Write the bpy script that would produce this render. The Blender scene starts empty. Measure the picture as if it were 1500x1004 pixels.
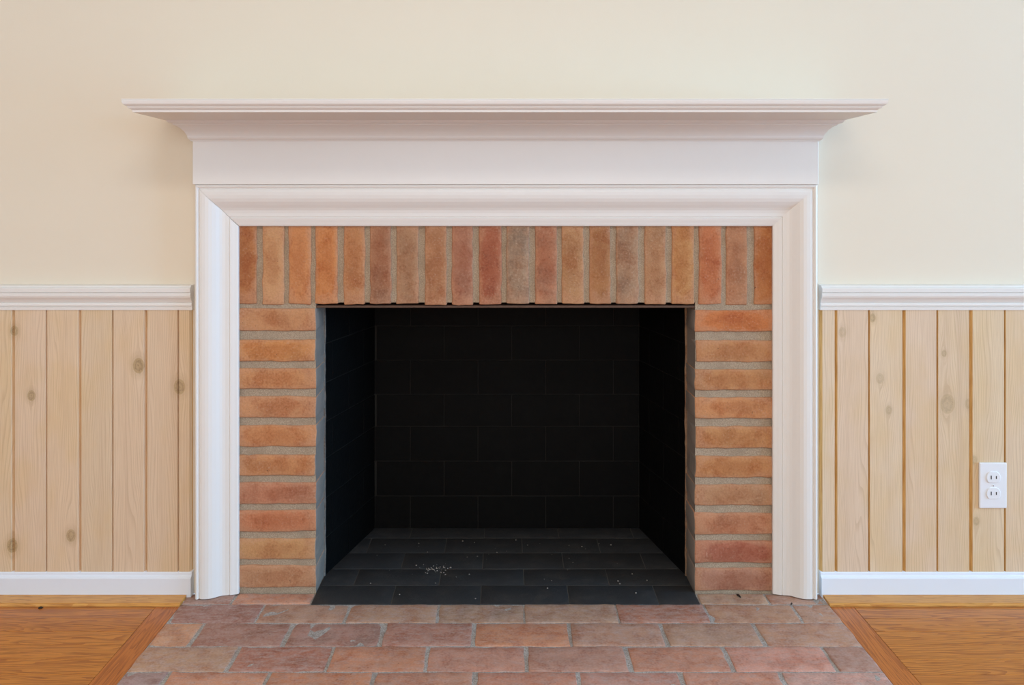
import bpy, bmesh, math, random
from mathutils import Vector, noise

random.seed(7)
scene = bpy.context.scene
COL = scene.collection

# ------------------------------------------------------------------ camera
F, D, ZC = 1220.0, 2.05, 0.9577        # focal length in px (1500 wide), distance to wall, eye height
VX, VY = 738.0, 300.0                  # vanishing point in the 1500x1004 frame
cam = bpy.data.cameras.new('camera')
cam_o = bpy.data.objects.new('camera', cam)
COL.objects.link(cam_o)
cam_o.location = (0, -D, ZC)
cam_o.rotation_euler = (math.pi / 2, 0, 0)
cam.sensor_width = 36
cam.lens = 36 * F / 1500
cam.shift_x = (750 - VX) / 1500
cam.shift_y = -(502 - VY) / 1500
cam.clip_start = 0.01
scene.camera = cam_o

# ------------------------------------------------------------------ world and light
w = bpy.data.worlds.new('sky')
scene.world = w
w.use_nodes = True
w.node_tree.nodes['Background'].inputs[0].default_value = (0.62, 0.78, 1.0, 1)
w.node_tree.nodes['Background'].inputs[1].default_value = 1.0


def area(name, loc, rot, sx, sy, power, col):
    l = bpy.data.lights.new(name, 'AREA')
    l.shape = 'RECTANGLE'
    l.size, l.size_y, l.energy, l.color = sx, sy, power, col
    o = bpy.data.objects.new(name, l)
    COL.objects.link(o)
    o.location, o.rotation_euler = loc, rot
    return o


# room: x -2.35..5.6, y -4.2..0, z 0..2.45; three windows added out of view, daylight only at the right one
RX0, RX1, RY0, RZ1 = -2.35, 5.6, -4.2, 2.45
area('rear_fill', (0.1, RY0 - 0.05, 1.50), (math.pi / 2, 0, 0), 2.6, 1.5, 31, (1.0, 0.985, 0.945))  # added area lamp standing in for the neutral indoor light
area('added_ceiling_glow', (0.0, -2.35, RZ1 - 0.062), (0, 0, 0), 1.15, 0.55, 15.5, (1.0, 0.96, 0.90))  # lamp of the added ceiling panel, gives the soft shadow under the shelf
area('daylight_right', (RX1 + 0.05, -1.6, 1.15), (math.pi / 2, 0, math.pi / 2), 2.2, 2.1, 235, (0.28, 0.60, 1.0))
area('warm_fill_left', (RX0 - 0.05, -2.0, 1.40), (math.pi / 2, 0, -math.pi / 2), 1.3, 1.4, 5, (1.0, 0.88, 0.74))  # weak warm fill added on the left, not daylight

vs = scene.view_settings
vs.view_transform = 'Standard'
vs.look = 'None'
vs.gamma = 1.0
vs.use_curve_mapping = False
vs.exposure = 0.25


# ------------------------------------------------------------------ node helpers
def lin(r, g, b, k=1.0):
    f = lambda c: (c / 255 / 12.92 if c / 255 <= 0.04045 else ((c / 255 + 0.055) / 1.055) ** 2.4)
    return (f(r) * k, f(g) * k, f(b) * k, 1)


class NT:
    def __init__(self, name):
        self.m = bpy.data.materials.new(name)
        self.m.use_nodes = True
        self.t = self.m.node_tree
        self.b = self.t.nodes['Principled BSDF']

    def n(self, typ, **kw):
        nd = self.t.nodes.new(typ)
        for k, v in kw.items():
            setattr(nd, k, v)
        return nd

    def put(self, sock, v):
        if v is None:
            return
        if hasattr(v, 'is_output'):
            self.t.links.new(v, sock)
        else:
            sock.default_value = v

    def pos(self):
        return self.n('ShaderNodeNewGeometry').outputs['Position']

    def mul3(self, vec, s):
        nd = self.n('ShaderNodeVectorMath', operation='MULTIPLY')
        self.put(nd.inputs[0], vec)
        nd.inputs[1].default_value = s
        return nd.outputs[0]

    def add3(self, a, b):
        nd = self.n('ShaderNodeVectorMath', operation='ADD')
        self.put(nd.inputs[0], a)
        self.put(nd.inputs[1], b)
        return nd.outputs[0]

    def noise(self, vec, scale, detail=4, rough=0.55, dist=0.0):
        nd = self.n('ShaderNodeTexNoise')
        self.put(nd.inputs['Vector'], vec)
        nd.inputs['Scale'].default_value = scale
        nd.inputs['Detail'].default_value = detail
        nd.inputs['Roughness'].default_value = rough
        nd.inputs['Distortion'].default_value = dist
        return nd.outputs['Fac']

    def math(self, op, a, b=None, c=None, clamp=False):
        nd = self.n('ShaderNodeMath', operation=op)
        nd.use_clamp = clamp
        self.put(nd.inputs[0], a)
        self.put(nd.inputs[1], b)
        self.put(nd.inputs[2], c)
        return nd.outputs[0]

    def ramp(self, v, lo, hi, a=0.0, b=1.0):
        nd = self.n('ShaderNodeMapRange', interpolation_type='SMOOTHSTEP')
        self.put(nd.inputs['Value'], v)
        nd.inputs['From Min'].default_value = lo
        nd.inputs['From Max'].default_value = hi
        nd.inputs['To Min'].default_value = a
        nd.inputs['To Max'].default_value = b
        return nd.outputs['Result']

    def mix(self, f, a, b, mode='MIX'):
        nd = self.n('ShaderNodeMix', data_type='RGBA', blend_type=mode)
        self.put(nd.inputs['Factor'], f)
        self.put(nd.inputs['A'], a) if False else None
        self.put(nd.inputs[6], a)
        self.put(nd.inputs[7], b)
        return nd.outputs[2]

    def attr(self, name):
        return self.n('ShaderNodeAttribute', attribute_type='OBJECT', attribute_name=name)

    def rnd(self):
        return self.n('ShaderNodeObjectInfo').outputs['Random']

    def bump(self, h, strength, dist):
        nd = self.n('ShaderNodeBump')
        nd.inputs['Strength'].default_value = strength
        nd.inputs['Distance'].default_value = dist
        self.put(nd.inputs['Height'], h)
        self.t.links.new(nd.outputs[0], self.b.inputs['Normal'])

    def out(self, col=None, rough=None, spec=None):
        self.put(self.b.inputs['Base Color'], col)
        self.put(self.b.inputs['Roughness'], rough)
        if spec is not None:
            self.b.inputs['Specular IOR Level'].default_value = spec
        return self.m


# ------------------------------------------------------------------ materials
def mat_paint(name, col, rough, bump=0.05, scale=350, dirt=0.04):
    t = NT(name)
    p = t.pos()
    n1 = t.noise(p, 3.0, 3)
    c = t.mix(t.ramp(n1, 0.35, 0.7, 0, dirt), col, tuple(x * 0.8 for x in col[:3]) + (1,))
    t.bump(t.noise(p, scale, 2), bump, 0.001)
    return t.out(c, rough)


M_WALL = mat_paint('cream_wall_paint', lin(234, 221, 200), 0.75, 0.10, 260)
M_CEIL = mat_paint('ceiling_paint', lin(240, 238, 232), 0.9)
M_WHITE = mat_paint('white_gloss_paint', lin(236, 231, 225), 0.38, 0.05, 120, 0.06)
M_BASE = mat_paint('white_baseboard_paint', lin(232, 236, 243), 0.40, 0.04, 120, 0.04)


def mat_plain(name, col, rough=0.5, metal=0.0):
    t = NT(name)
    t.b.inputs['Metallic'].default_value = metal
    c = t.mix(t.ramp(t.noise(t.pos(), 60, 3), 0.3, 0.7), col, tuple(x * 0.85 for x in col[:3]) + (1,))
    return t.out(c, rough)


def mat_brick(name, paint=False):
    t = NT(name)
    p = t.pos()
    off = t.n('ShaderNodeCombineXYZ')
    t.put(off.inputs[0], t.math('MULTIPLY', t.rnd(), 7.3))
    t.put(off.inputs[1], t.math('MULTIPLY', t.rnd(), 3.1))
    q = t.add3(p, off.outputs[0])
    tint = t.attr('tint').outputs['Color']
    mott = t.noise(q, 22, 4, 0.6, 0.4)
    mott2 = t.noise(q, 9, 3, 0.5, 0.6)
    fine = t.noise(p, 420, 3, 0.7)
    mid = t.noise(q, 95, 4, 0.65)
    c = t.mix(t.ramp(mott, 0.42, 0.68, 0, 0.75), tint, t.mix(1.0, tint, lin(228, 200, 185), 'MULTIPLY'))
    c = t.mix(t.ramp(mott2, 0.5, 0.75, 0, 0.6), c, t.mix(1.0, tint, lin(215, 208, 204), 'MULTIPLY'))
    c = t.mix(t.ramp(mid, 0.55, 0.78, 0, 0.35), c, lin(205, 165, 125))
    gen = t.n('ShaderNodeSeparateXYZ')
    t.put(gen.inputs[0], t.n('ShaderNodeTexCoord').outputs['Generated'])
    hump = lambda v: t.math('MULTIPLY', t.math('MULTIPLY', v, t.math('SUBTRACT', 1.0, v)), 4.0)
    core = t.math('MULTIPLY', hump(gen.outputs[0]), hump(gen.outputs[2]))
    core = t.math('ADD', core, t.math('MULTIPLY', t.math('SUBTRACT', t.noise(q, 26, 4, 0.6, 0.5), 0.5), 1.1))
    fl = t.attr('flash').outputs['Fac']
    c = t.mix(t.math('MULTIPLY', t.ramp(t.math('SUBTRACT', 1.0, core), 0.45, 0.9, 0, 0.6), fl), c, lin(208, 156, 120))
    c = t.mix(t.math('MULTIPLY', t.ramp(core, 0.55, 1.0, 0, 0.55), fl), c, t.mix(1.0, tint, lin(222, 196, 180), 'MULTIPLY'))
    smoke = t.math('MULTIPLY', t.ramp(t.noise(q, 18, 5, 0.65), 0.38, 0.72), t.attr('smoke').outputs['Fac'])
    c = t.mix(smoke, c, lin(108, 92, 80))
    dust = t.math('MULTIPLY', t.ramp(t.noise(t.mul3(q, (0.45, 1, 1)), 85, 6, 0.78), 0.36, 0.70, 0.0, 0.8), t.attr('dust').outputs['Fac'])
    c = t.mix(dust, c, lin(194, 172, 164))
    grit = t.noise(p, 210, 5, 0.75)
    c = t.mix(t.math('MULTIPLY', t.ramp(grit, 0.36, 0.52, 0.5, 0.0), t.ramp(mott, 0.35, 0.65, 0.35, 1.0)), c, t.mix(1.0, c, lin(178, 160, 150), 'MULTIPLY'))
    c = t.mix(t.math('MULTIPLY', t.ramp(grit, 0.54, 0.66, 0.0, 0.55), t.ramp(mott2, 0.35, 0.65, 0.3, 1.0)), c, t.mix(0.55, c, lin(226, 200, 176)))
    c = t.mix(t.ramp(fine, 0.3, 0.75, 0.0, 0.30), c, t.mix(1.0, c, lin(150, 130, 120), 'MULTIPLY'))
    c = t.mix(t.ramp(t.noise(p, 130, 2), 0.71, 0.76, 0, 0.6), c, lin(62, 42, 32))
    c = t.mix(t.ramp(t.noise(t.mul3(q, (1, 1, 0.35)), 75, 3, 0.6), 0.68, 0.78, 0, 0.35), c, lin(220, 184, 156))
    h = t.math('ADD', t.math('ADD', t.math('MULTIPLY', fine, 0.4), mid), grit)
    t.bump(h, 0.45, 0.0018)
    return t.out(c, 0.82, 0.3)


def mat_mortar(name, col, dark):
    t = NT(name)
    p = t.pos()
    s = t.noise(p, 380, 3, 0.7)
    c = t.mix(t.ramp(s, 0.3, 0.7), dark, col)
    c = t.mix(t.ramp(t.noise(p, 25, 3), 0.45, 0.7, 0, 0.45), c, dark)
    t.bump(t.math('ADD', s, t.math('MULTIPLY', t.noise(p, 70, 3), 1.2)), 0.6, 0.002)
    return t.out(c, 0.95, 0.15)


def mat_soot(name, base, dusty, amt, spec=0.3):
    t = NT(name)
    p = t.pos()
    n1 = t.noise(p, 16, 5, 0.65)
    n2 = t.noise(p, 140, 3, 0.7)
    c = t.mix(t.ramp(n1, 0.45, 0.75, 0, amt), base, dusty)
    c = t.mix(t.ramp(n2, 0.72, 0.78, 0, amt), c, tuple(min(1, q * 2.2) for q in dusty[:3]) + (1,))
    t.bump(t.math('ADD', n2, t.noise(p, 45, 3)), 0.35, 0.002)
    return t.out(c, 0.62, spec)


M_BRICK = mat_brick('fired_clay_brick')
M_MORTAR = mat_mortar('sandy_mortar', lin(190, 170, 146), lin(152, 133, 112))
M_HMORTAR = mat_mortar('grey_hearth_mortar', lin(200, 194, 188), lin(140, 130, 122))
M_REVEAL = mat_soot('smoked_grey_paint', lin(140, 127, 116), lin(154, 136, 120), 0.5, 0.3)
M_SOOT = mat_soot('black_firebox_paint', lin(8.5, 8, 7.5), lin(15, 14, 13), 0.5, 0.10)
M_SOOTFLOOR = mat_soot('black_hearth_paint', lin(46, 46, 47), lin(66, 63, 60), 0.7, 0.4)
M_SOOTJOINT = mat_soot('sooty_joint', lin(36, 34, 31), lin(46, 43, 39), 0.6, 0.1)
M_SOOTLINE = mat_soot('dusty_floor_joint', lin(92, 88, 82), lin(70, 67, 62), 0.6, 0.1)
M_STEEL = mat_plain('rusty_lintel_steel', lin(92, 66, 50), 0.7)
M_SLOT = mat_plain('dark_slot', lin(45, 42, 40), 0.6)
M_PLASTIC = mat_paint('white_plastic', lin(238, 238, 240), 0.3, 0.0, 100, 0.0)
M_CHIP = mat_plain('dark_bark', lin(48, 34, 24), 0.9)
M_ASH = mat_plain('pale_ash', lin(150, 142, 132), 0.95)


def mat_pine(name, face, line, edge_only=False):
    """whitewashed pine, grain along z, flowing round knots given per plank"""
    t = NT(name)
    p = t.pos()
    sep = t.n('ShaderNodeSeparateXYZ')
    t.put(sep.inputs[0], p)
    x, z = sep.outputs[0], sep.outputs[2]
    seed = t.attr('seed').outputs['Fac']
    disp, mask, ring = None, None, None
    for k in ('knot_a', 'knot_b', 'knot_c'):
        a = t.attr(k)
        s = t.n('ShaderNodeSeparateXYZ')
        t.put(s.inputs[0], a.outputs['Vector'])
        dx = t.math('SUBTRACT', x, s.outputs[0])
        dz = t.math('SUBTRACT', z, s.outputs[1])
        r = t.math('MAXIMUM', s.outputs[2], 0.0001)
        ux = t.math('DIVIDE', dx, r)
        uz = t.math('DIVIDE', dz, t.math('MULTIPLY', r, 1.35))
        d2 = t.math('ADD', t.math('MULTIPLY', ux, ux), t.math('MULTIPLY', uz, uz))
        # grain bows away from the knot
        wz = t.math('DIVIDE', uz, 3.0)
        g = t.math('DIVIDE', ux, t.math('ADD', t.math('ADD', t.math('MULTIPLY', ux, ux), t.math('MULTIPLY', wz, wz)), 1.0))
        dd = t.math('MULTIPLY', t.math('MULTIPLY', g, r), -1.3)
        m = t.ramp(d2, 0.75, 1.25, 1.0, 0.0)
        m = t.math('MULTIPLY', m, a.outputs['Alpha'])
        halo = t.math('MULTIPLY', t.ramp(d2, 0.8, 4.5, 0.30, 0.0), a.outputs['Alpha'])
        m = t.math('MAXIMUM', m, halo)
        disp = dd if disp is None else t.math('ADD', disp, dd)
        mask = m if mask is None else t.math('MAXIMUM', mask, m)
        ring = d2 if ring is None else t.math('MINIMUM', ring, d2)
    xx = t.math('ADD', x, disp)
    cmb = t.n('ShaderNodeCombineXYZ')
    t.put(cmb.inputs[0], xx)
    t.put(cmb.inputs[1], seed)
    t.put(cmb.inputs[2], t.math('MULTIPLY', z, 0.11))
    warp = t.noise(cmb.outputs[0], 14, 2, 0.5)
    v = t.math('ADD', t.math('MULTIPLY', xx, 210.0), t.math('MULTIPLY', warp, 16.0))
    saw = t.math('FRACT', v)
    grain = t.ramp(saw, 0.55, 0.97)
    c2 = t.n('ShaderNodeCombineXYZ')
    t.put(c2.inputs[0], xx)
    t.put(c2.inputs[1], seed)
    t.put(c2.inputs[2], t.math('MULTIPLY', z, 0.02))
    fib = t.noise(c2.outputs[0], 500, 3, 0.6)
    big = t.noise(c2.outputs[0], 30, 3, 0.6)
    patch = t.noise(t.add3(p, c2.outputs[0]), 5, 3, 0.5)
    tint = t.attr('tint').outputs['Color']
    c = t.mix(1.0, face, tint, 'MULTIPLY')
    c = t.mix(t.ramp(patch, 0.42, 0.68, 0, 0.45), c, lin(224, 190, 138))
    c = t.mix(t.ramp(big, 0.5, 0.75, 0, 0.35), c, lin(200, 168, 140))
    c = t.mix(t.math('MULTIPLY', grain, 0.30), c, line)
    c = t.mix(t.ramp(fib, 0.4, 0.75, 0, 0.28), c, line)
    kc = t.mix(t.ramp(t.math('FRACT', t.math('ADD', t.math('MULTIPLY', t.math('SQRT', ring), 1.6), t.math('MULTIPLY', t.noise(p, 160, 3, 0.6), 1.8))), 0.3, 0.9), lin(178, 150, 108), lin(150, 122, 84))
    c = t.mix(t.math('MULTIPLY', mask, 0.8), c, kc)
    t.bump(t.math('ADD', grain, fib), 0.08, 0.0006)
    return t.out(c, 0.55, 0.3)


M_PINE = mat_pine('whitewashed_pine', lin(228, 203, 173), lin(186, 152, 118))


def mat_raw_pine():
    t = NT('raw_pine_edge')
    p = t.mul3(t.pos(), (1, 1, 0.05))
    c = t.mix(t.ramp(t.noise(p, 300, 3), 0.3, 0.7), lin(226, 180, 112), lin(196, 146, 80))
    return t.out(c, 0.55)


M_PINE_EDGE = mat_raw_pine()


def mat_oak(name, along, light, dark):
    t = NT(name)
    p = t.pos()
    off = t.n('ShaderNodeCombineXYZ')
    t.put(off.inputs[0], t.math('MULTIPLY', t.rnd(), 9.0))
    t.put(off.inputs[1], t.math('MULTIPLY', t.rnd(), 2.0))
    sc = (0.10, 1, 1) if along == 'x' else (1, 0.10, 1)
    q = t.mul3(t.add3(p, off.outputs[0]), sc)
    warp = t.noise(q, 12, 3, 0.55, 0.5)
    sep = t.n('ShaderNodeSeparateXYZ')
    t.put(sep.inputs[0], p)
    cross = sep.outputs[1] if along == 'x' else sep.outputs[0]
    v = t.math('ADD', t.math('MULTIPLY', cross, 90.0), t.math('MULTIPLY', warp, 22.0))
    g = t.ramp(t.math('FRACT', v), 0.35, 0.95)
    pores = t.noise(t.mul3(q, (0.4, 1, 1) if along == 'x' else (1, 0.4, 1)), 420, 3, 0.6)
    c = t.mix(t.math('MULTIPLY', g, 0.75), light, dark)
    c = t.mix(t.ramp(pores, 0.5, 0.72, 0, 0.7), c, t.mix(1.0, dark, lin(190, 170, 150), 'MULTIPLY'))
    tone = t.math('MULTIPLY', t.rnd(), 0.4)
    c = t.mix(tone, c, t.mix(1.0, c, lin(222, 200, 178), 'MULTIPLY'))
    t.bump(pores, 0.06, 0.0005)
    return t.out(c, 0.30, 0.5)


M_OAK = mat_oak('honey_oak', 'x', lin(207, 133, 54), lin(160, 88, 28))
M_OAK_Y = mat_oak('honey_oak_border', 'y', lin(202, 121, 52), lin(166, 90, 32))
M_OAK_TRIM = mat_oak('golden_oak_trim', 'x', lin(222, 162, 82), lin(200, 134, 60))


# ------------------------------------------------------------------ object helpers
def X(px, Z=D):
    return (px - VX) * Z / F


def H(py, Z=D):
    return ZC - (py - VY) * Z / F


def link(name, me, mats, parent=None, loc=None):
    o = bpy.data.objects.new(name, me)
    COL.objects.link(o)
    for m in (mats if isinstance(mats, (list, tuple)) else [mats]):
        me.materials.append(m)
    if parent is not None:
        o.parent = parent
        # meshes are written in room coordinates: undo the chain of parents' offsets
        off = Vector((0, 0, 0))
        q = parent
        while q is not None:
            off += q.location
            q = q.parent
        o.location = -off if loc is None else Vector(loc) - off
    elif loc is not None:
        o.location = loc
    return o


def empty(name, loc, label, cat, group=None):
    o = bpy.data.objects.new(name, None)
    COL.objects.link(o)
    o.location = loc
    o.empty_display_size = 0.1
    o['label'] = label
    o['category'] = cat
    if group:
        o['group'] = group
    return o


def struct(o, label=None):
    o['kind'] = 'structure'
    if label:
        o['label'] = label
    return o


def mesh(name, v, f):
    me = bpy.data.meshes.new(name)
    me.from_pydata(v, [], f)
    me.update()
    return me


def boxes(name, bxs, bevel=0.0):
    bm = bmesh.new()
    for (x0, x1, y0, y1, z0, z1) in bxs:
        vs_ = [bm.verts.new((x, y, z)) for x in (x0, x1) for y in (y0, y1) for z in (z0, z1)]
        for a in ((0, 1, 3, 2), (4, 6, 7, 5), (0, 4, 5, 1), (2, 3, 7, 6), (0, 2, 6, 4), (1, 5, 7, 3)):
            bm.faces.new([vs_[i] for i in a])
    if bevel:
        bmesh.ops.bevel(bm, geom=bm.edges[:], offset=bevel, segments=2, affect='EDGES', profile=0.5)
    bmesh.ops.recalc_face_normals(bm, faces=bm.faces[:])
    me = bpy.data.meshes.new(name)
    bm.to_mesh(me)
    bm.free()
    return me


def rough_brick(name, box, cuts=(5, 1, 1), bevel=0.003, jit=0.0016, seed=0, side_mat=None):
    """an uneven hand-made brick: box cut along its length, arrises rounded, surface wandering"""
    x0, x1, y0, y1, z0, z1 = box
    bm = bmesh.new()
    bmesh.ops.create_cube(bm, size=1.0)
    for v in bm.verts:
        v.co = Vector((x0 + (v.co.x + 0.5) * (x1 - x0), y0 + (v.co.y + 0.5) * (y1 - y0), z0 + (v.co.z + 0.5) * (z1 - z0)))
    bmesh.ops.bevel(bm, geom=bm.edges[:], offset=bevel, segments=2, affect='EDGES', profile=0.5)
    for ax, n in enumerate(cuts):
        lo, hi = box[2 * ax], box[2 * ax + 1]
        for i in range(1, n + 1):
            co = [0, 0, 0]
            co[ax] = lo + (hi - lo) * i / (n + 1)
            no = [0, 0, 0]
            no[ax] = 1
            bmesh.ops.bisect_plane(bm, geom=bm.verts[:] + bm.edges[:] + bm.faces[:], plane_co=co, plane_no=no)
    for v in bm.verts:
        q = v.co + Vector((seed * 1.7, seed * 0.9, seed * 2.3))
        v.co += noise.noise_vector(q * 55) * jit + noise.noise_vector(q * 17) * jit * 0.8
    bmesh.ops.recalc_face_normals(bm, faces=bm.faces[:])
    if side_mat is not None:
        for f in bm.faces:
            f.material_index = 1 if f.normal.x * side_mat > 0.6 else 0
    for f in bm.faces:
        f.smooth = True
    me = bpy.data.meshes.new(name)
    bm.to_mesh(me)
    bm.free()
    return me


def profile_x(name, prof, x0, x1, end0=0.0, end1=0.0):
    """profile of (protrusion, z) pairs, closed to the wall, run along x; ends may be slanted by end*protrusion"""
    n = len(prof)
    v = [(x0 + end0 * d, -d, z) for d, z in prof] + [(x1 + end1 * d, -d, z) for d, z in prof]
    f = [(i, (i + 1) % n, n + (i + 1) % n, n + i) for i in range(n)]
    f += [tuple(range(n))[::-1], tuple(range(n, 2 * n))]
    me = mesh(name, v, f)
    fix_normals(me)
    return me


def fix_normals(me):
    bm = bmesh.new()
    bm.from_mesh(me)
    bmesh.ops.recalc_face_normals(bm, faces=bm.faces[:])
    bm.to_mesh(me)
    bm.free()


def sweep3(name, prof, xl, xr, yf, yb=0.0):
    """profile of (outward offset, z) run along left return, front and right return, mitred"""
    n = len(prof)
    v = []
    for o, z in prof:
        v += [(xl - o, yb, z), (xl - o, yf - o, z), (xr + o, yf - o, z), (xr + o, yb, z)]
    f = []
    for i in range(n - 1):
        for k in range(3):
            a = 4 * i + k
            f.append((a, a + 1, a + 5, a + 4))
    f.append((0, 1, 2, 3))
    b = 4 * (n - 1)
    f.append((b, b + 1, b + 2, b + 3))
    f.append(tuple(4 * i for i in range(n)) + tuple(4 * i + 3 for i in reversed(range(n))))
    me = mesh(name, v, f)
    fix_normals(me)
    return me


# ------------------------------------------------------------------ room shell
HX0, HX1 = -0.773, 0.7775              # hearth sides
OPEN_L, OPEN_R = X(463), X(1018)       # fire opening
wall = link('wall_back', boxes('wall_back', [
    (RX0, -0.70, 0.0, 0.12, 0, RZ1), (0.71, RX1, 0.0, 0.12, 0, RZ1), (-0.70, 0.71, 0.0, 0.12, 1.02, RZ1)]), M_WALL)
struct(wall, 'cream painted wall around the fireplace above pale pine panelling')
T = 0.12
wl = link('wall_left', boxes('wall_left', [
    (RX0 - T, RX0, RY0, T, 0, 0.7), (RX0 - T, RX0, RY0, T, 2.1, RZ1),
    (RX0 - T, RX0, RY0, -2.65, 0.7, 2.1), (RX0 - T, RX0, -1.35, T, 0.7, 2.1)]), M_WALL)
struct(wl)
wr = link('wall_right', boxes('wall_right', [
    (RX1, RX1 + T, RY0, T, 0, 0.1), (RX1, RX1 + T, RY0, T, 2.2, RZ1),
    (RX1, RX1 + T, RY0, -2.7, 0.1, 2.2), (RX1, RX1 + T, -0.5, T, 0.1, 2.2)]), M_WALL)
struct(wr)
wb = link('wall_rear', boxes('wall_rear', [
    (RX0 - T, RX1 + T, RY0 - T, RY0, 0, 0.75), (RX0 - T, RX1 + T, RY0 - T, RY0, 2.25, RZ1),
    (RX0 - T, -1.2, RY0 - T, RY0, 0.75, 2.25), (1.4, RX1 + T, RY0 - T, RY0, 0.75, 2.25)]), M_WALL)
struct(wb)
cl = link('ceiling', boxes('ceiling', [(RX0 - T, RX1 + T, RY0 - T, T, RZ1, RZ1 + 0.1)]), M_CEIL)
struct(cl)


def window(name, a0, a1, z0, z1, axis, pos, n):
    s = 0.05
    b = []

    def bar(u0, u1, w0, w1):
        if axis == 'x':
            b.append((u0, u1, pos - 0.02, pos + 0.02, w0, w1))
        else:
            b.append((pos - 0.02, pos + 0.02, u0, u1, w0, w1))
    bar(a0, a0 + s, z0, z1)
    bar(a1 - s, a1, z0, z1)
    bar(a0, a1, z0, z0 + s)
    bar(a0, a1, z1 - s, z1)
    for i in range(1, n):
        u = a0 + (a1 - a0) * i / n
        bar(u - 0.02, u + 0.02, z0, z1)
    struct(link(name, boxes(name, b), M_BASE))


window('window_1', -1.2, 1.4, 0.75, 2.25, 'x', RY0 - 0.02, 3)  # unseen window frames added around the area lamps
window('window_2', -2.7, -0.5, 0.1, 2.2, 'y', RX1 + 0.02, 2)
window('window_3', -2.65, -1.35, 0.7, 2.1, 'y', RX0 - 0.02, 2)

cg = empty('added_ceiling_light', (0.0, -2.35, RZ1), 'flat white light panel added on the unseen room ceiling', 'light')  # unseen fixture added for the shelf's shadow and brighter upper wall
link('frame', boxes('frame', [(-0.62, 0.62, -2.66, -2.62, RZ1 - 0.06, RZ1), (-0.62, 0.62, -2.08, -2.04, RZ1 - 0.06, RZ1),
                              (-0.62, -0.585, -2.62, -2.08, RZ1 - 0.06, RZ1), (0.585, 0.62, -2.62, -2.08, RZ1 - 0.06, RZ1)]), M_BASE, cg)
link('diffuser', boxes('diffuser', [(-0.585, 0.585, -2.62, -2.08, RZ1 - 0.045, RZ1)]), M_PLASTIC, cg)

# ------------------------------------------------------------------ wood floor
FZ = -0.001
floor = link('floor', boxes('floor', [(RX0, RX1, RY0, 0.0, -0.08, -0.022), (RX0, RX1, RY0, -1.25, -0.022, FZ - 0.0005)]), M_OAK)
struct(floor, 'honey oak strip floor on both sides of the hearth')
STRIP, BW = 0.057, 0.056
HY_F = -0.545                          # front of hearth


def board(name, x0, x1, y0, y1, mat):
    return link(name, boxes(name, [(x0 + 0.0004, x1 - 0.0004, y0 + 0.0004, y1 - 0.0004, -0.021, FZ)], 0.0006), mat, floor)


y = -0.066
rows = 0
while y > -1.24:
    y1, y0 = y, max(y - STRIP, -1.25)
    rows += 1
    if y1 > HY_F - BW:
        spans = [(RX0, HX0 - BW), (HX1 + BW, RX1)]
    else:
        spans = [(RX0, RX1)]
    if y1 > HY_F - BW > y0:
        y0 = HY_F - BW
    for a, b in spans:
        cutp = [a]
        xx = a + random.uniform(0.3, 0.95)
        while xx < b - 0.25:
            cutp.append(xx)
            xx += random.uniform(0.6, 1.2)
        cutp.append(b)
        # keep long unbroken boards beside the hearth, as the photo shows
        if a == RX0 and b < 0:
            cutp = [a, a + random.uniform(0.25, 0.75), b]
        elif a > 0:
            cutp = [a, a + random.uniform(0.55, 1.3), a + random.uniform(2.0, 2.8), b]
        for c0, c1 in zip(cutp, cutp[1:]):
            board('floorboard', c0, c1, y0, y1, M_OAK)
    y = y0
board('border_board', HX0 - BW, HX0, HY_F - BW, -0.066, M_OAK_Y)
board('border_board', HX1, HX1 + BW, HY_F - BW, -0.066, M_OAK_Y)
board('border_board', HX0, HX1, HY_F - BW, HY_F, M_OAK)

# ------------------------------------------------------------------ wainscot planks (children of the back wall)
ZB, ZT = 0.045, 0.712


def plank(x0, x1, edge_l, edge_r, seed, tint, knots):
    """one tongue-and-groove strip: flat face, eased left and right edges"""
    d, g = 0.012, 0.0065
    el, er = edge_l, edge_r
    prof = [(x0, 0.0), (x0, d - g), (x0 + el, d), (x1 - er, d), (x1, d - g), (x1, 0.0)]
    n = len(prof)
    v = [(x, -dd, ZB) for x, dd in prof] + [(x, -dd, ZT) for x, dd in prof]
    f = [(i, i + 1, n + i + 1, n + i) for i in range(n - 1)]
    f += [tuple(range(n))[::-1], tuple(range(n, 2 * n))]
    me = mesh('plank', v, f)
    fix_normals(me)
    o = link('plank', me, [M_PINE, M_PINE_EDGE], wall)
    me.polygons[0].material_index = 1
    me.polygons[1].material_index = 1
    me.polygons[4].material_index = 1
    o['seed'] = float(seed)
    o['tint'] = [tint[0], tint[1], tint[2], 1.0]
    kk = list(knots)[:3]
    while len(kk) < 3:
        kk.append((50.0, 50.0, 0.001, 0.0))
    for nm, k in zip(('knot_a', 'knot_b', 'knot_c'), kk):
        o[nm] = [float(q) for q in k]
    return o


ZP = D - 0.012
KN = [(21, 485, 6, 0.9), (46, 580, 6, 0.9), (18, 800, 8, 1.0), (104, 785, 7, 0.9), (203, 536, 8.5, 1.0), (263, 567, 8.5, 0.9),
      (1234, 487, 6, 0.45), (1278, 466, 5, 0.7), (1289, 555, 6, 0.5), (1302, 601, 5, 0.5), (1291, 704, 4.5, 0.7), (1281, 744, 10, 0.4),
      (1383, 518, 4, 0.6), (1388, 592, 11, 0.6), (1419, 592, 6, 0.5), (1430, 764, 5, 0.6), (1427, 674, 5, 0.5)]
KW = [(X(a, ZP), H(b, ZP), r * ZP / F, s) for a, b, r, s in KN]
left_j = [-520, -471, -422, -373, -324, -275, -226, -177, -128, -79, -30, 19, 68, 116.5, 165, 213, 261, 280]
right_j = [1202, 1224, 1273, 1324, 1373, 1422, 1472, 1521, 1570, 1619, 1668, 1717, 1766, 1815, 1864, 1913, 1962, 2011, 2060]
rt = random.Random(3)
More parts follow.
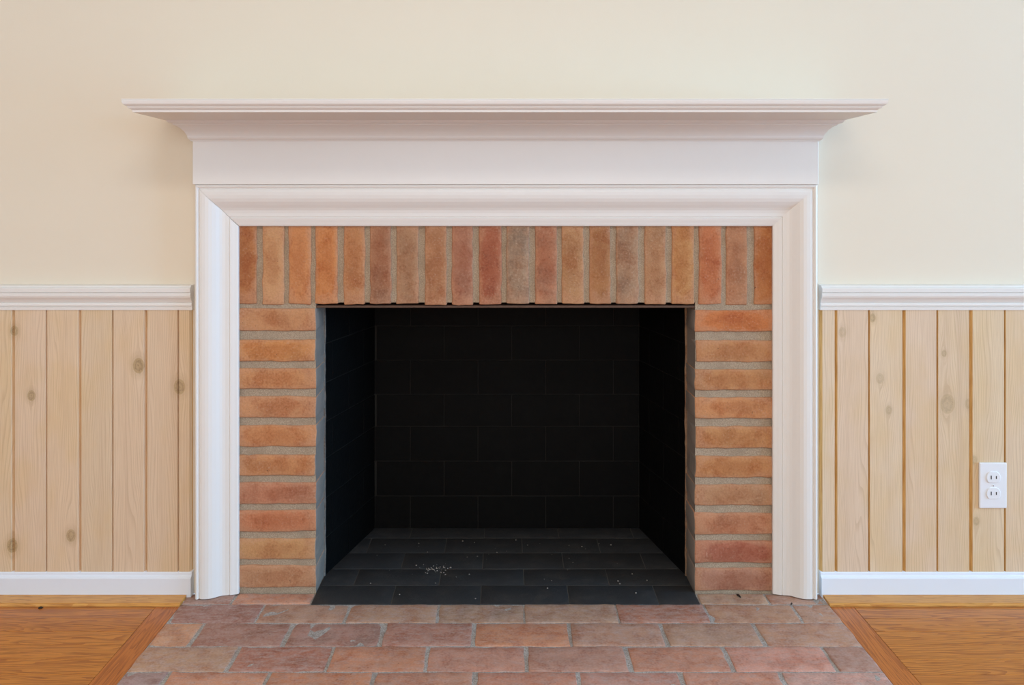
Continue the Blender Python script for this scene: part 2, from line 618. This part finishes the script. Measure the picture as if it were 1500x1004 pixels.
for js, first_dark in ((left_j, 0), (right_j, 0)):
    for i, (a, b) in enumerate(zip(js, js[1:])):
        wa, wb_ = X(a, ZP), X(b, ZP)
        if js is left_j:
            dark_l = (i % 2 == 0)                 # 68, 165, 261 ... are tight joints
            if a == 261:
                dark_l = True
            seed = (i // 2) * 3.7 + 1
        else:
            dark_l = (i % 2 == 0 and i > 0)
            seed = ((i + 0) // 2) * 4.3 + 40
        dark_r = not dark_l
        kn = [k for k in KW if wa - 0.9 * k[2] < k[0] < wb_ + 0.9 * k[2]]
        tv = rt.uniform(0.95, 1.03)
        tint = (tv, tv * rt.uniform(0.975, 1.0), tv * rt.uniform(0.95, 1.02))
        plank(wa, wb_, 0.0045 if not dark_l else 0.0022, 0.0045 if not dark_r else 0.0022, seed, tint, kn)

# ------------------------------------------------------------------ chair rails, baseboards, shoe strips
RAIL = [(0, 0.7000), (0.0150, 0.7000), (0.0155, 0.7070), (0.0140, 0.7078), (0.0140, 0.7085), (0.0165, 0.7092), (0.0172, 0.7130), (0.0165, 0.7165),
        (0.0145, 0.7172), (0.0145, 0.7182), (0.0165, 0.7195), (0.0180, 0.7230), (0.0210, 0.7275), (0.0245, 0.7315), (0.0262, 0.7360),
        (0.0262, 0.7425), (0.0240, 0.7432), (0.0240, 0.7442), (0.0275, 0.7450), (0.0278, 0.7540), (0.0262, 0.7556), (0.0225, 0.7562),
        (0.0225, 0.7572), (0.0200, 0.7605), (0.0, 0.7620)]
o = link('trim_1', profile_x('chair_rail', RAIL, RX0, X(280, 2.03)), M_WHITE)
struct(o, 'white moulded chair rail along the wall to the left of the mantel')
o = link('trim_2', profile_x('chair_rail', RAIL, X(1203, 2.03), RX1), M_WHITE)
struct(o, 'white moulded chair rail along the wall to the right of the mantel')
BASE = [(0, 0), (0.021, 0), (0.021, 0.0455), (0.0198, 0.0475), (0.0165, 0.0490), (0.0148, 0.0520), (0.0140, 0.0570), (0.0125, 0.0590), (0, 0.0605)]
o = link('baseboard_left', profile_x('baseboard', BASE, RX0, X(279.5, 2.03)), M_BASE)
struct(o, 'low white baseboard under the left panelling')
o = link('baseboard_right', profile_x('baseboard', BASE, X(1203.5, 2.03), RX1), M_BASE)
struct(o, 'low white baseboard under the right panelling')
SHOE = [(0.0212, FZ), (0.0655, FZ), (0.0655, 0.0020), (0.0640, 0.0042), (0.0605, 0.0056), (0.0212, 0.0070)]
o = link('trim_3', profile_x('shoe', SHOE, RX0, HX0, 0, 0.0), M_OAK_TRIM)
struct(o, 'golden oak strip along the floor under the left baseboard')
o = link('trim_4', profile_x('shoe', SHOE, HX1, RX1, 0.0, 0), M_OAK_TRIM)
struct(o, 'golden oak strip along the floor under the right baseboard')

# ------------------------------------------------------------------ fireplace
fp = empty('fireplace', (0.004, 0.0, 0.0), 'brick fireplace with soldier course over a black painted firebox', 'fireplace')


def tinted(o, rgb, smoke=0.0, dust=0.0, k=1.0, gain=(1.0, 1.22, 1.24), flash=0.8):
    ds = 0.03
    rgb = tuple(v * (1 - ds) + g * ds for v, g in zip(rgb, (166, 122, 104)))
    c = lin(*rgb)
    o['tint'] = [min(c[i] * k * gain[i], 1) for i in range(3)] + [1.0]
    o['flash'] = float(flash)
    o['smoke'] = float(smoke)
    o['dust'] = float(dust)


ZS0, ZS1 = H(446), 0.925
mort = boxes('surround', [
    (-0.695, OPEN_L - 0.0015, 0.0048, 0.098, -0.005, ZS1), (OPEN_R + 0.0015, 0.705, 0.0048, 0.098, -0.005, ZS1),
    (OPEN_L - 0.0015, OPEN_R + 0.0015, 0.0048, 0.098, ZS0 + 0.004, ZS1)])
surround = link('surround', mort, [M_MORTAR, M_REVEAL], fp)
for p_ in mort.polygons:
    if abs(p_.normal.x) > 0.6 and abs(p_.center.x) < 0.6:
        p_.material_index = 1
surround['label'] = 'sandy mortar and brick face around the fire opening'

KB = 1.28                               # measured colours lie in the shade of the shelf
sold = [(343, 375.6, (170, 102, 62), 0), (384, 416, (190, 130, 90), 0), (423, 455, (190, 116, 72), 0), (462, 494.4, (190, 113, 66), 0),
        (503.6, 534.4, (178, 112, 72), 0.1), (542, 573, (158, 100, 72), 0.25), (581, 613, (162, 112, 82), 0.25), (622.4, 654, (168, 108, 74), 0.1),
        (662, 692.5, (160, 98, 74), 0.2), (701.6, 734.4, (158, 84, 58), 0.15), (742, 775, (160, 122, 98), 0.55), (784, 816, (168, 104, 76), 0.4),
        (823, 855, (172, 116, 78), 0.1), (863.6, 894.4, (160, 100, 62), 0.1), (902.4, 935.6, (162, 116, 88), 0.35), (944.4, 975.6, (170, 116, 82), 0.1),
        (984.4, 1017, (180, 118, 72), 0), (1024, 1057, (178, 98, 62), 0), (1064, 1095, (172, 110, 78), 0.2), (1105, 1138, (170, 98, 56), 0)]
rb = random.Random(11)
for i, (a, b, c, sm) in enumerate(sold):
    bot = H(446 + rb.uniform(-0.8, 1.0))
    dy = rb.uniform(-0.0012, 0.0012)
    me = rough_brick('brick', (X(a), X(b), dy, 0.09, bot, ZS1), (2, 0, 10), 0.0030, 0.0022, i + 1)
    tinted(link('brick', me, M_BRICK, surround), c, sm, 0.0, KB)
lj = [((452, 485), (194, 128, 88)), ((498, 529.6), (202, 127, 76)), ((540, 570), (200, 130, 86)), ((581, 612), (200, 132, 92)), ((623.6, 655), (200, 126, 82)),
      ((667, 697.3), (200, 128, 84)), ((707.6, 738.4), (194, 120, 90)), ((748.4, 779), (196, 114, 78)), ((789.6, 820.4), (202, 138, 92)), ((829.4, 861.6), (194, 130, 94))]
rj = [((454.4, 486), (194, 108, 62)), ((499, 530), (186, 120, 78)), ((541.5, 572), (190, 124, 80)), ((583, 613.5), (200, 127, 82)), ((625.5, 657), (192, 124, 78)),
      ((669, 700), (192, 122, 76)), ((711, 741), (188, 128, 92)), ((752.4, 783.6), (194, 122, 88)), ((793, 825), (178, 98, 74)), ((833, 866), (182, 118, 94))]
for i, ((t0, t1), c) in enumerate(lj):
    k = 1.18 - 0.012 * i
    me = rough_brick('brick', (-0.664, OPEN_L + rb.uniform(-0.002, 0.001), rb.uniform(-0.001, 0.001), 0.0995, H(t1), H(t0)), (10, 0, 2), 0.0030, 0.0022, 40 + i, side_mat=1)
    tinted(link('brick', me, [M_BRICK, M_REVEAL], surround), c, 0.08, 0.0, k)
for i, ((t0, t1), c) in enumerate(rj):
    k = 1.18 - 0.012 * i
    me = rough_brick('brick', (OPEN_R + rb.uniform(-0.001, 0.002), 0.672, rb.uniform(-0.001, 0.001), 0.0995, H(t1), H(t0)), (10, 0, 2), 0.0030, 0.0022, 70 + i, side_mat=-1)
    tinted(link('brick', me, [M_BRICK, M_REVEAL], surround), c, 0.08, 0.0, k)
for nm_, xa_, xb_, cc in (('l', OPEN_L - 0.004, OPEN_L + 0.0024, (150, 146, 140)), ('r', OPEN_R - 0.0030, OPEN_R + 0.004, (176, 138, 104))):
    me = rough_brick('mortar_edge', (xa_, xb_, 0.0955, 0.1012, 0.0, H(452)), (0, 0, 40), 0.0007, 0.0016, 31 if nm_ == 'l' else 57)
    tinted(link('mortar_edge', me, M_BRICK, surround), cc, 0.5, 0.0, 0.8, (1, 1, 1), 0.0)
lint = link('lintel', boxes('lintel', [(OPEN_L - 0.004, OPEN_R + 0.004, 0.006, 0.092, H(451.5), H(448.2))], 0.0008), M_STEEL, fp)
lint['label'] = 'thin rusty steel lintel edge under the soldier bricks'

# firebox: black painted bricks, splayed sides
ZBK = D + 0.412
BL, BR = X(549, ZBK), X(936, ZBK)
YB = ZBK - D
YS = 0.100
fb = link('firebox', boxes('firebox', [
    (BL - 0.22, BR + 0.22, YB + 0.0015, YB + 0.10, -0.02, 1.0),
    (OPEN_L - 0.10, OPEN_R + 0.10, YS, YB + 0.1, 0.96, 1.0)]), M_SOOTJOINT, fp)
fb['label'] = 'black painted brick firebox with splayed sides'


def wall_bricks(p0, p1, inward, zrows, pitch, phase, z_top):
    """courses of shiners along the line p0->p1 (plan), front face on the line, body behind it"""
    d = Vector((p1[0] - p0[0], p1[1] - p0[1], 0))
    L = d.length
    d.normalize()
    nrm = Vector((inward[0], inward[1], 0))
    # backing slab with the joints' colour
    zz = [0.0] + zrows
    sd = 0
    for r, (z0, z1) in enumerate(zip(zrows, zrows[1:] + [z_top])):
        s = -phase if r % 2 == 0 else -phase - pitch / 2
        while s < L:
            a, b = max(s, 0.0), min(s + pitch, L)
            s += pitch
            if b - a < 0.015:
                continue
            g = 0.0010
            w0 = rb.uniform(-0.0006, 0.0002)
            pts = []
            for (u, zc) in ((a + g, z0 + g), (b - g, z0 + g), (b - g, z1 - g), (a + g, z1 - g)):
                for dep in (0.0, 0.05):
                    q = Vector((p0[0], p0[1], 0)) + d * u - nrm * (dep + w0)
                    pts.append((q.x, q.y, zc))
            f = [(0, 2, 4, 6), (1, 7, 5, 3), (0, 1, 3, 2), (2, 3, 5, 4), (4, 5, 7, 6), (6, 7, 1, 0)]
            me = mesh('firebrick', pts, f)
            bm = bmesh.new()
            bm.from_mesh(me)
            bmesh.ops.recalc_face_normals(bm, faces=bm.faces[:])
            bmesh.ops.bevel(bm, geom=bm.edges[:], offset=0.0008, segments=1, affect='EDGES')
            bm.to_mesh(me)
            bm.free()
            link('firebrick', me, M_SOOT, fb)


zr = [max(H(yy, ZBK), 0.0) for yy in (775, 727, 676, 625, 578, 528, 478, 428, 378)]
wall_bricks((BL, YB), (BR, YB), (0, -1), zr, 0.200, 0.095, 0.96)
for sgn, ox, bx_ in ((1, OPEN_L + 0.002, BL), (-1, OPEN_R - 0.002, BR)):
    p0, p1 = (ox, YS), (bx_, YB)
    dv = Vector((p1[0] - p0[0], p1[1] - p0[1]))
    nr = Vector((dv.y, -dv.x)) * (1 if sgn > 0 else -1)
    nr.normalize()
    bk = [(p0[0] - nr.x * 0.0015, p0[1] - nr.y * 0.0015), (p1[0] - nr.x * 0.0015, p1[1] - nr.y * 0.0015),
          (p1[0] - nr.x * 0.09, p1[1] - nr.y * 0.09), (p0[0] - nr.x * 0.09, YS)]
    v = [(a, b, -0.02) for a, b in bk] + [(a, b, 0.97) for a, b in bk]
    me = mesh('side_backing', v, [(0, 1, 2, 3), (4, 5, 6, 7), (0, 1, 5, 4), (1, 2, 6, 5), (2, 3, 7, 6), (3, 0, 4, 7)])
    fix_normals(me)
    link('side_backing', me, M_SOOTJOINT, fb)
    wall_bricks(p0, p1, (nr.x, nr.y), zr, 0.200, 0.06, 0.96)

# firebox floor
ff = link('firebox_floor', boxes('firebox_floor', [(OPEN_L, OPEN_R, -0.053, YB + 0.01, -0.06, -0.0006)]), M_SOOTLINE, fp)
ff['label'] = 'dusty black painted brick floor of the firebox'
fz = [-0.055, 0.044, 0.138, 0.239, 0.340, YB + 0.004]
fj = [[X(576, 2.04), X(704.5, 2.04), X(826, 2.04)], None, None, None, None]
for r in range(5):
    start = X(576, 2.04) - 0.2146 * (2 if r % 2 == 0 else 1.5)
    xa = start
    while xa < OPEN_R:
        tt = (max(fz[r], YS) - YS) / (YB - YS)
        lo = OPEN_L + (BL - OPEN_L) * max(0.0, tt - 0.25) if r > 1 else OPEN_L
        hi = OPEN_R + (BR - OPEN_R) * max(0.0, tt - 0.25) if r > 1 else OPEN_R
        a, b = max(xa, lo), min(xa + 0.2146, hi)
        xa += 0.2146
        if b - a < 0.012:
            continue
        me = rough_brick('firebrick', (a + 0.0008, b - 0.0008, fz[r] + 0.0008, fz[r + 1] - 0.0008, -0.05, rb.uniform(-0.0003, 0.0003)), (3, 1, 0), 0.0009, 0.0003, 100 + r * 9 + int(xa * 10))
        link('firebrick', me, M_SOOTFLOOR, ff)

# ------------------------------------------------------------------ brick hearth
he = empty('hearth', (0.002, -0.27, 0.0), 'worn flush brick hearth slab in front of the fire opening', 'hearth')
hb = link('mortar_bed', boxes('mortar_bed', [
    (HX0, HX1, HY_F, -0.0555, -0.07, -0.0016), (HX0, OPEN_L - 0.001, -0.056, 0.0, -0.07, -0.0016), (OPEN_R + 0.001, HX1, -0.056, 0.0, -0.07, -0.0016)]), M_HMORTAR, he)
hb['label'] = 'grey mortar showing between the hearth bricks'
yrow = [-0.0005, -0.055, -0.144, -0.245, -0.343, -0.443, -0.544]
jpx = {0: None,
       1: ([380, 509, 642, 768, 904, 1036, 1168], 899), 2: ([287, 422, 560, 694, 835, 972, 1113], 930),
       3: ([342, 483, 625, 771, 920, 1067, 1216], 966), 4: ([238, 388, 544, 696, 848, 1001, 1152], 1002)}
hc = {1: [(128, 86, 74), (150, 112, 92), (146, 108, 86), (140, 106, 84), (142, 106, 84), (140, 88, 68), (148, 108, 84), (150, 110, 88)],
      2: [(168, 118, 88), (134, 92, 78), (138, 98, 86), (142, 94, 78), (160, 104, 76), (148, 106, 86), (146, 110, 90), (150, 108, 86)],
      3: [(150, 112, 88), (142, 88, 70), (158, 102, 76), (156, 106, 88), (148, 104, 88), (156, 102, 80), (168, 114, 98), (140, 102, 88)],
      4: [(138, 108, 104), (166, 110, 84), (162, 104, 76), (158, 106, 84), (160, 104, 84), (158, 108, 94), (166, 112, 92), (172, 128, 116)],
      5: [(150, 104, 84)] * 9}
rh = random.Random(5)
for r in range(0, 6):
    y1, y0 = yrow[r], yrow[r + 1]
    if r == 0:
        spans = [(HX0, -0.655, (136, 98, 84)), (-0.655, OPEN_L, (164, 112, 88)), (OPEN_R, 0.640, (150, 116, 92)), (0.640, HX1, (146, 106, 86))]
    else:
        if r in jpx and jpx[r]:
            xs, yy = jpx[r]
            Z = D * 570.0 / (yy - 300.0)
            js = [HX0] + [X(q, Z) for q in xs] + [HX1]
        else:
            js = [HX0, -0.60, -0.39, -0.18, 0.03, 0.24, 0.45, 0.66, HX1]
        spans = [(a, b, hc[r][min(i, len(hc[r]) - 1)]) for i, (a, b) in enumerate(zip(js, js[1:]))]
    for i, (a, b, c) in enumerate(spans):
        g = rh.uniform(0.0028, 0.0056) if r > 1 else rh.uniform(0.0015, 0.0036)
        gl = 0.0 if a == HX0 else g
        gr = 0.0 if b == HX1 else g
        top = rh.uniform(-0.0008, 0.0008)
        me = rough_brick('brick', (a + gl, b - gr, y0 + 0.0017, y1 - 0.0017, -0.055, top), (9, 3, 0), 0.0024, 0.0020, 200 + r * 13 + i)
        tinted(link('brick', me, M_BRICK, hb), c, rh.uniform(0.1, 0.35), rh.uniform(0.55, 0.95), 1.85, (1.04, 1.19, 1.22), 0.0)

# ------------------------------------------------------------------ mantelpiece
mp = empty('mantelpiece', (0.004, 0.0, 0.0), 'white painted mantelpiece with deep moulded shelf framing the bricks', 'mantelpiece')
XO_L, XO_R, ZO = X(286, 2.018), X(1197, 2.018), H(270.3, 2.018)
CW = 0.1015
# (distance in from the outer edge, protrusion)
CAS = [(0.0, 0.0), (0.0, 0.0330), (0.0015, 0.0355), (0.0045, 0.0368), (0.0078, 0.0355), (0.0092, 0.0325), (0.0100, 0.0318), (0.0112, 0.0325),
       (0.0130, 0.0345), (0.0180, 0.0352), (0.0260, 0.0350), (0.0340, 0.0338), (0.0420, 0.0305), (0.0500, 0.0252), (0.0570, 0.0198), (0.0630, 0.0165),
       (0.0700, 0.0148), (0.0785, 0.0142), (0.0795, 0.0122), (0.0808, 0.0122), (0.0822, 0.0140), (0.0870, 0.0128), (0.0930, 0.0106), (0.0985, 0.0090), (CW, 0.0070), (CW, 0.0)]


def casing(name, kind):
    n = len(CAS)
    v = []
    zb = 0.0026
    if kind == 'l':
        cw = (X(349.5, 2.043) - XO_L) / CW
        v = [(XO_L + u * cw, -d, zb) for u, d in CAS] + [(XO_L + u * cw - 0.0003, -d, ZO - u) for u, d in CAS]
    elif kind == 'r':
        cw = (XO_R - X(1132, 2.043)) / CW
        v = [(XO_R - u * cw, -d, zb) for u, d in CAS] + [(XO_R - u * cw, -d, ZO - u) for u, d in CAS]
    else:
        cl_ = (X(349.5, 2.043) - XO_L) / CW
        cr_ = (XO_R - X(1132, 2.043)) / CW
        v = [(XO_L + u * cl_ + 0.0004 + 0.0016 * (u / CW) ** 4, -d, ZO - u) for u, d in CAS] + [(XO_R - u * cr_, -d, ZO - u) for u, d in CAS]
    f = [(i, (i + 1) % n, n + (i + 1) % n, n + i) for i in range(n)]
    f += [tuple(range(n)), tuple(range(n, 2 * n))]
    me = mesh(name, v, f)
    fix_normals(me)
    for p_ in me.polygons:
        p_.use_smooth = False
    return link(name, me, M_WHITE, mp)


casing('casing', 'l')
casing('casing', 'r')
casing('header_casing', 'h')
FX0, FX1, FY = X(282, 2.010), X(1199, 2.010), -0.040
ZF0, ZF1 = H(270.5, 2.010), H(206.8, 2.010)
link('frieze_board', boxes('frieze_board', [(FX0, FX1, FY, 0.0, ZF0, ZF1 + 0.03)], 0.0012), M_WHITE, mp)
ZSH = 1.1573
CR = [(0.0, 0.0), (0.0035, 0.0), (0.0042, 0.0022), (0.0078, 0.0050), (0.0092, 0.0085), (0.0098, 0.0125), (0.0115, 0.0165), (0.0142, 0.0212), (0.0180, 0.0258),
      (0.0225, 0.0300), (0.0275, 0.0335), (0.0335, 0.0362), (0.0346, 0.0385), (0.0362, 0.0392), (0.0400, 0.0400), (0.0440, 0.0425), (0.0455, 0.0462)]
CR = [(a, ZF1 + b * (ZSH - ZF1) / 0.0462) for a, b in CR]
link('crown_moulding', sweep3('crown_moulding', CR, FX0, FX1, FY), M_WHITE, mp)
SX0, SX1, SY = X(194, 1.7945), X(1285, 1.7945), 1.7945 - D
SH = [(0.0, 0.0), (0.0008, 0.0045), (0.0030, 0.0062), (0.0034, 0.0070), (0.0062, 0.0076), (0.0078, 0.0100), (0.0082, 0.0112), (0.0080, 0.0120), (0.0112, 0.0128),
      (0.0150, 0.0165), (0.0165, 0.0215), (0.0167, 0.0235), (0.0155, 0.0240), (0.0155, 0.0248), (0.0172, 0.0252), (0.0168, 0.0268)]
SH = [(a, ZSH + b) for a, b in SH]
link('shelf', sweep3('shelf', SH, SX0, SX1, SY), M_WHITE, mp)

# ------------------------------------------------------------------ wall outlet
ZO_ = D - 0.016
ox, oz = X(1454.5, ZO_), H(711.5, ZO_)
ol = empty('wall_outlet', (ox, -0.012, oz), 'white double socket outlet on the pine panelling', 'outlet')
link('cover_plate', boxes('cover_plate', [(ox - 0.0335, ox + 0.0335, -0.0175, -0.0118, oz - 0.0558, oz + 0.0558)], 0.0022), M_PLASTIC, ol)


def receptacle(zc):
    n = 28
    pts = []
    for i in range(n):
        a = 2 * math.pi * i / n
        x_, z_ = 0.0172 * math.cos(a), 0.0172 * math.sin(a)
        pts.append((x_, max(-0.0122, min(0.0150, z_))))
    v = [(ox + x_, -0.0170, zc + z_) for x_, z_ in pts] + [(ox + x_, -0.0190, zc + z_) for x_, z_ in pts] + [(ox + x_ * 0.95, -0.0196, zc + z_ * 0.95) for x_, z_ in pts]
    f = []
    for k in (0, n):
        f += [(k + i, k + (i + 1) % n, k + n + (i + 1) % n, k + n + i) for i in range(n)]
    f += [tuple(range(2 * n, 3 * n)), tuple(range(n))]
    me = mesh('receptacle', v, f)
    fix_normals(me)
    o_ = link('receptacle', me, M_PLASTIC, ol)
    for sx, h in ((-0.0063, 0.0044), (0.0063, 0.0036)):
        link('slot', boxes('slot', [(ox + sx - 0.0012, ox + sx + 0.0012, -0.01995, -0.0185, zc + 0.0012 - h, zc + 0.0012 + h)]), M_SLOT, o_)


receptacle(oz + 0.0195)
receptacle(oz - 0.0195)
bm = bmesh.new()
bmesh.ops.create_cone(bm, cap_ends=True, segments=12, radius1=0.0026, radius2=0.0020, depth=0.0016)
for v_ in bm.verts:
    v_.co = Vector((ox + v_.co.x, -0.0180 - v_.co.z, oz + v_.co.y))
bmesh.ops.recalc_face_normals(bm, faces=bm.faces[:])
me = bpy.data.meshes.new('screw')
bm.to_mesh(me)
bm.free()
sc = link('screw', me, M_PLASTIC, ol)
link('screw_slot', boxes('screw_slot', [(ox - 0.0004, ox + 0.0004, -0.0190, -0.0186, oz - 0.0018, oz + 0.0018)]), M_SLOT, sc)


# ------------------------------------------------------------------ small debris
def chip(name, px, py, ln, wd, rot, label, cat, hgt=0.003, mat=M_CHIP):
    Z = D * 570.0 / (py - 300.0)
    bm_ = bmesh.new()
    bmesh.ops.create_icosphere(bm_, subdivisions=2, radius=1.0)
    for v_ in bm_.verts:
        k = 1 + 0.35 * noise.noise(v_.co * 1.7 + Vector((px, py, 0)))
        v_.co = Vector((v_.co.x * ln / 2 * k, v_.co.y * wd / 2 * k, max(v_.co.z, -0.3) * hgt * k))
    lo = min(v_.co.z for v_ in bm_.verts)
    for v_ in bm_.verts:
        v_.co.z -= lo
    m_ = bpy.data.meshes.new(name)
    bm_.to_mesh(m_)
    bm_.free()
    o_ = link(name, m_, mat, None, (X(px, Z), Z - D, 0.0012 if px > 200 else FZ))
    o_.rotation_euler = (0, 0, rot)
    o_['label'] = label
    o_['category'] = cat
    return o_


chip('bark_chip', 59.5, 891, 0.011, 0.007, 0.5, 'small black chip on the oak floor by the oak strip', 'chip')
chip('splinter', 1082, 874.5, 0.020, 0.005, 1.9, 'short dark splinter on the hearth below the right brick jamb', 'splinter')
chip('crumb', 1159.5, 886.5, 0.009, 0.004, 0.9, 'tiny dark crumb on the hearth in front of the right casing', 'crumb')

ra = random.Random(21)
bm = bmesh.new()
for k in range(90):
    if k < 45:
        cx, cy = X(640, 2.2) + ra.gauss(0, 0.022), 0.135 + ra.gauss(0, 0.014)
    else:
        cx, cy = ra.uniform(-0.36, 0.38), ra.uniform(-0.03, 0.36)
        if abs(cx) > 0.44 - 0.2 * max(cy, 0):
            continue
    s = ra.uniform(0.0008, 0.0026)
    base = [bm.verts.new((cx + s * math.cos(a + ra.uniform(-.4, .4)), cy + s * math.sin(a), 0.0008)) for a in (0, 1.3, 2.5, 3.8, 5.0)]
    tip = bm.verts.new((cx, cy, 0.0008 + s * 0.8))
    bm.faces.new(base)
    for i in range(5):
        bm.faces.new((base[i], base[(i + 1) % 5], tip))
bmesh.ops.recalc_face_normals(bm, faces=bm.faces[:])
me = bpy.data.meshes.new('ash_flecks')
bm.to_mesh(me)
bm.free()
af = link('ash_flecks', me, M_ASH)
af['kind'] = 'stuff'
af['label'] = 'pale ash flecks scattered over the black firebox floor'
af['category'] = 'ash'
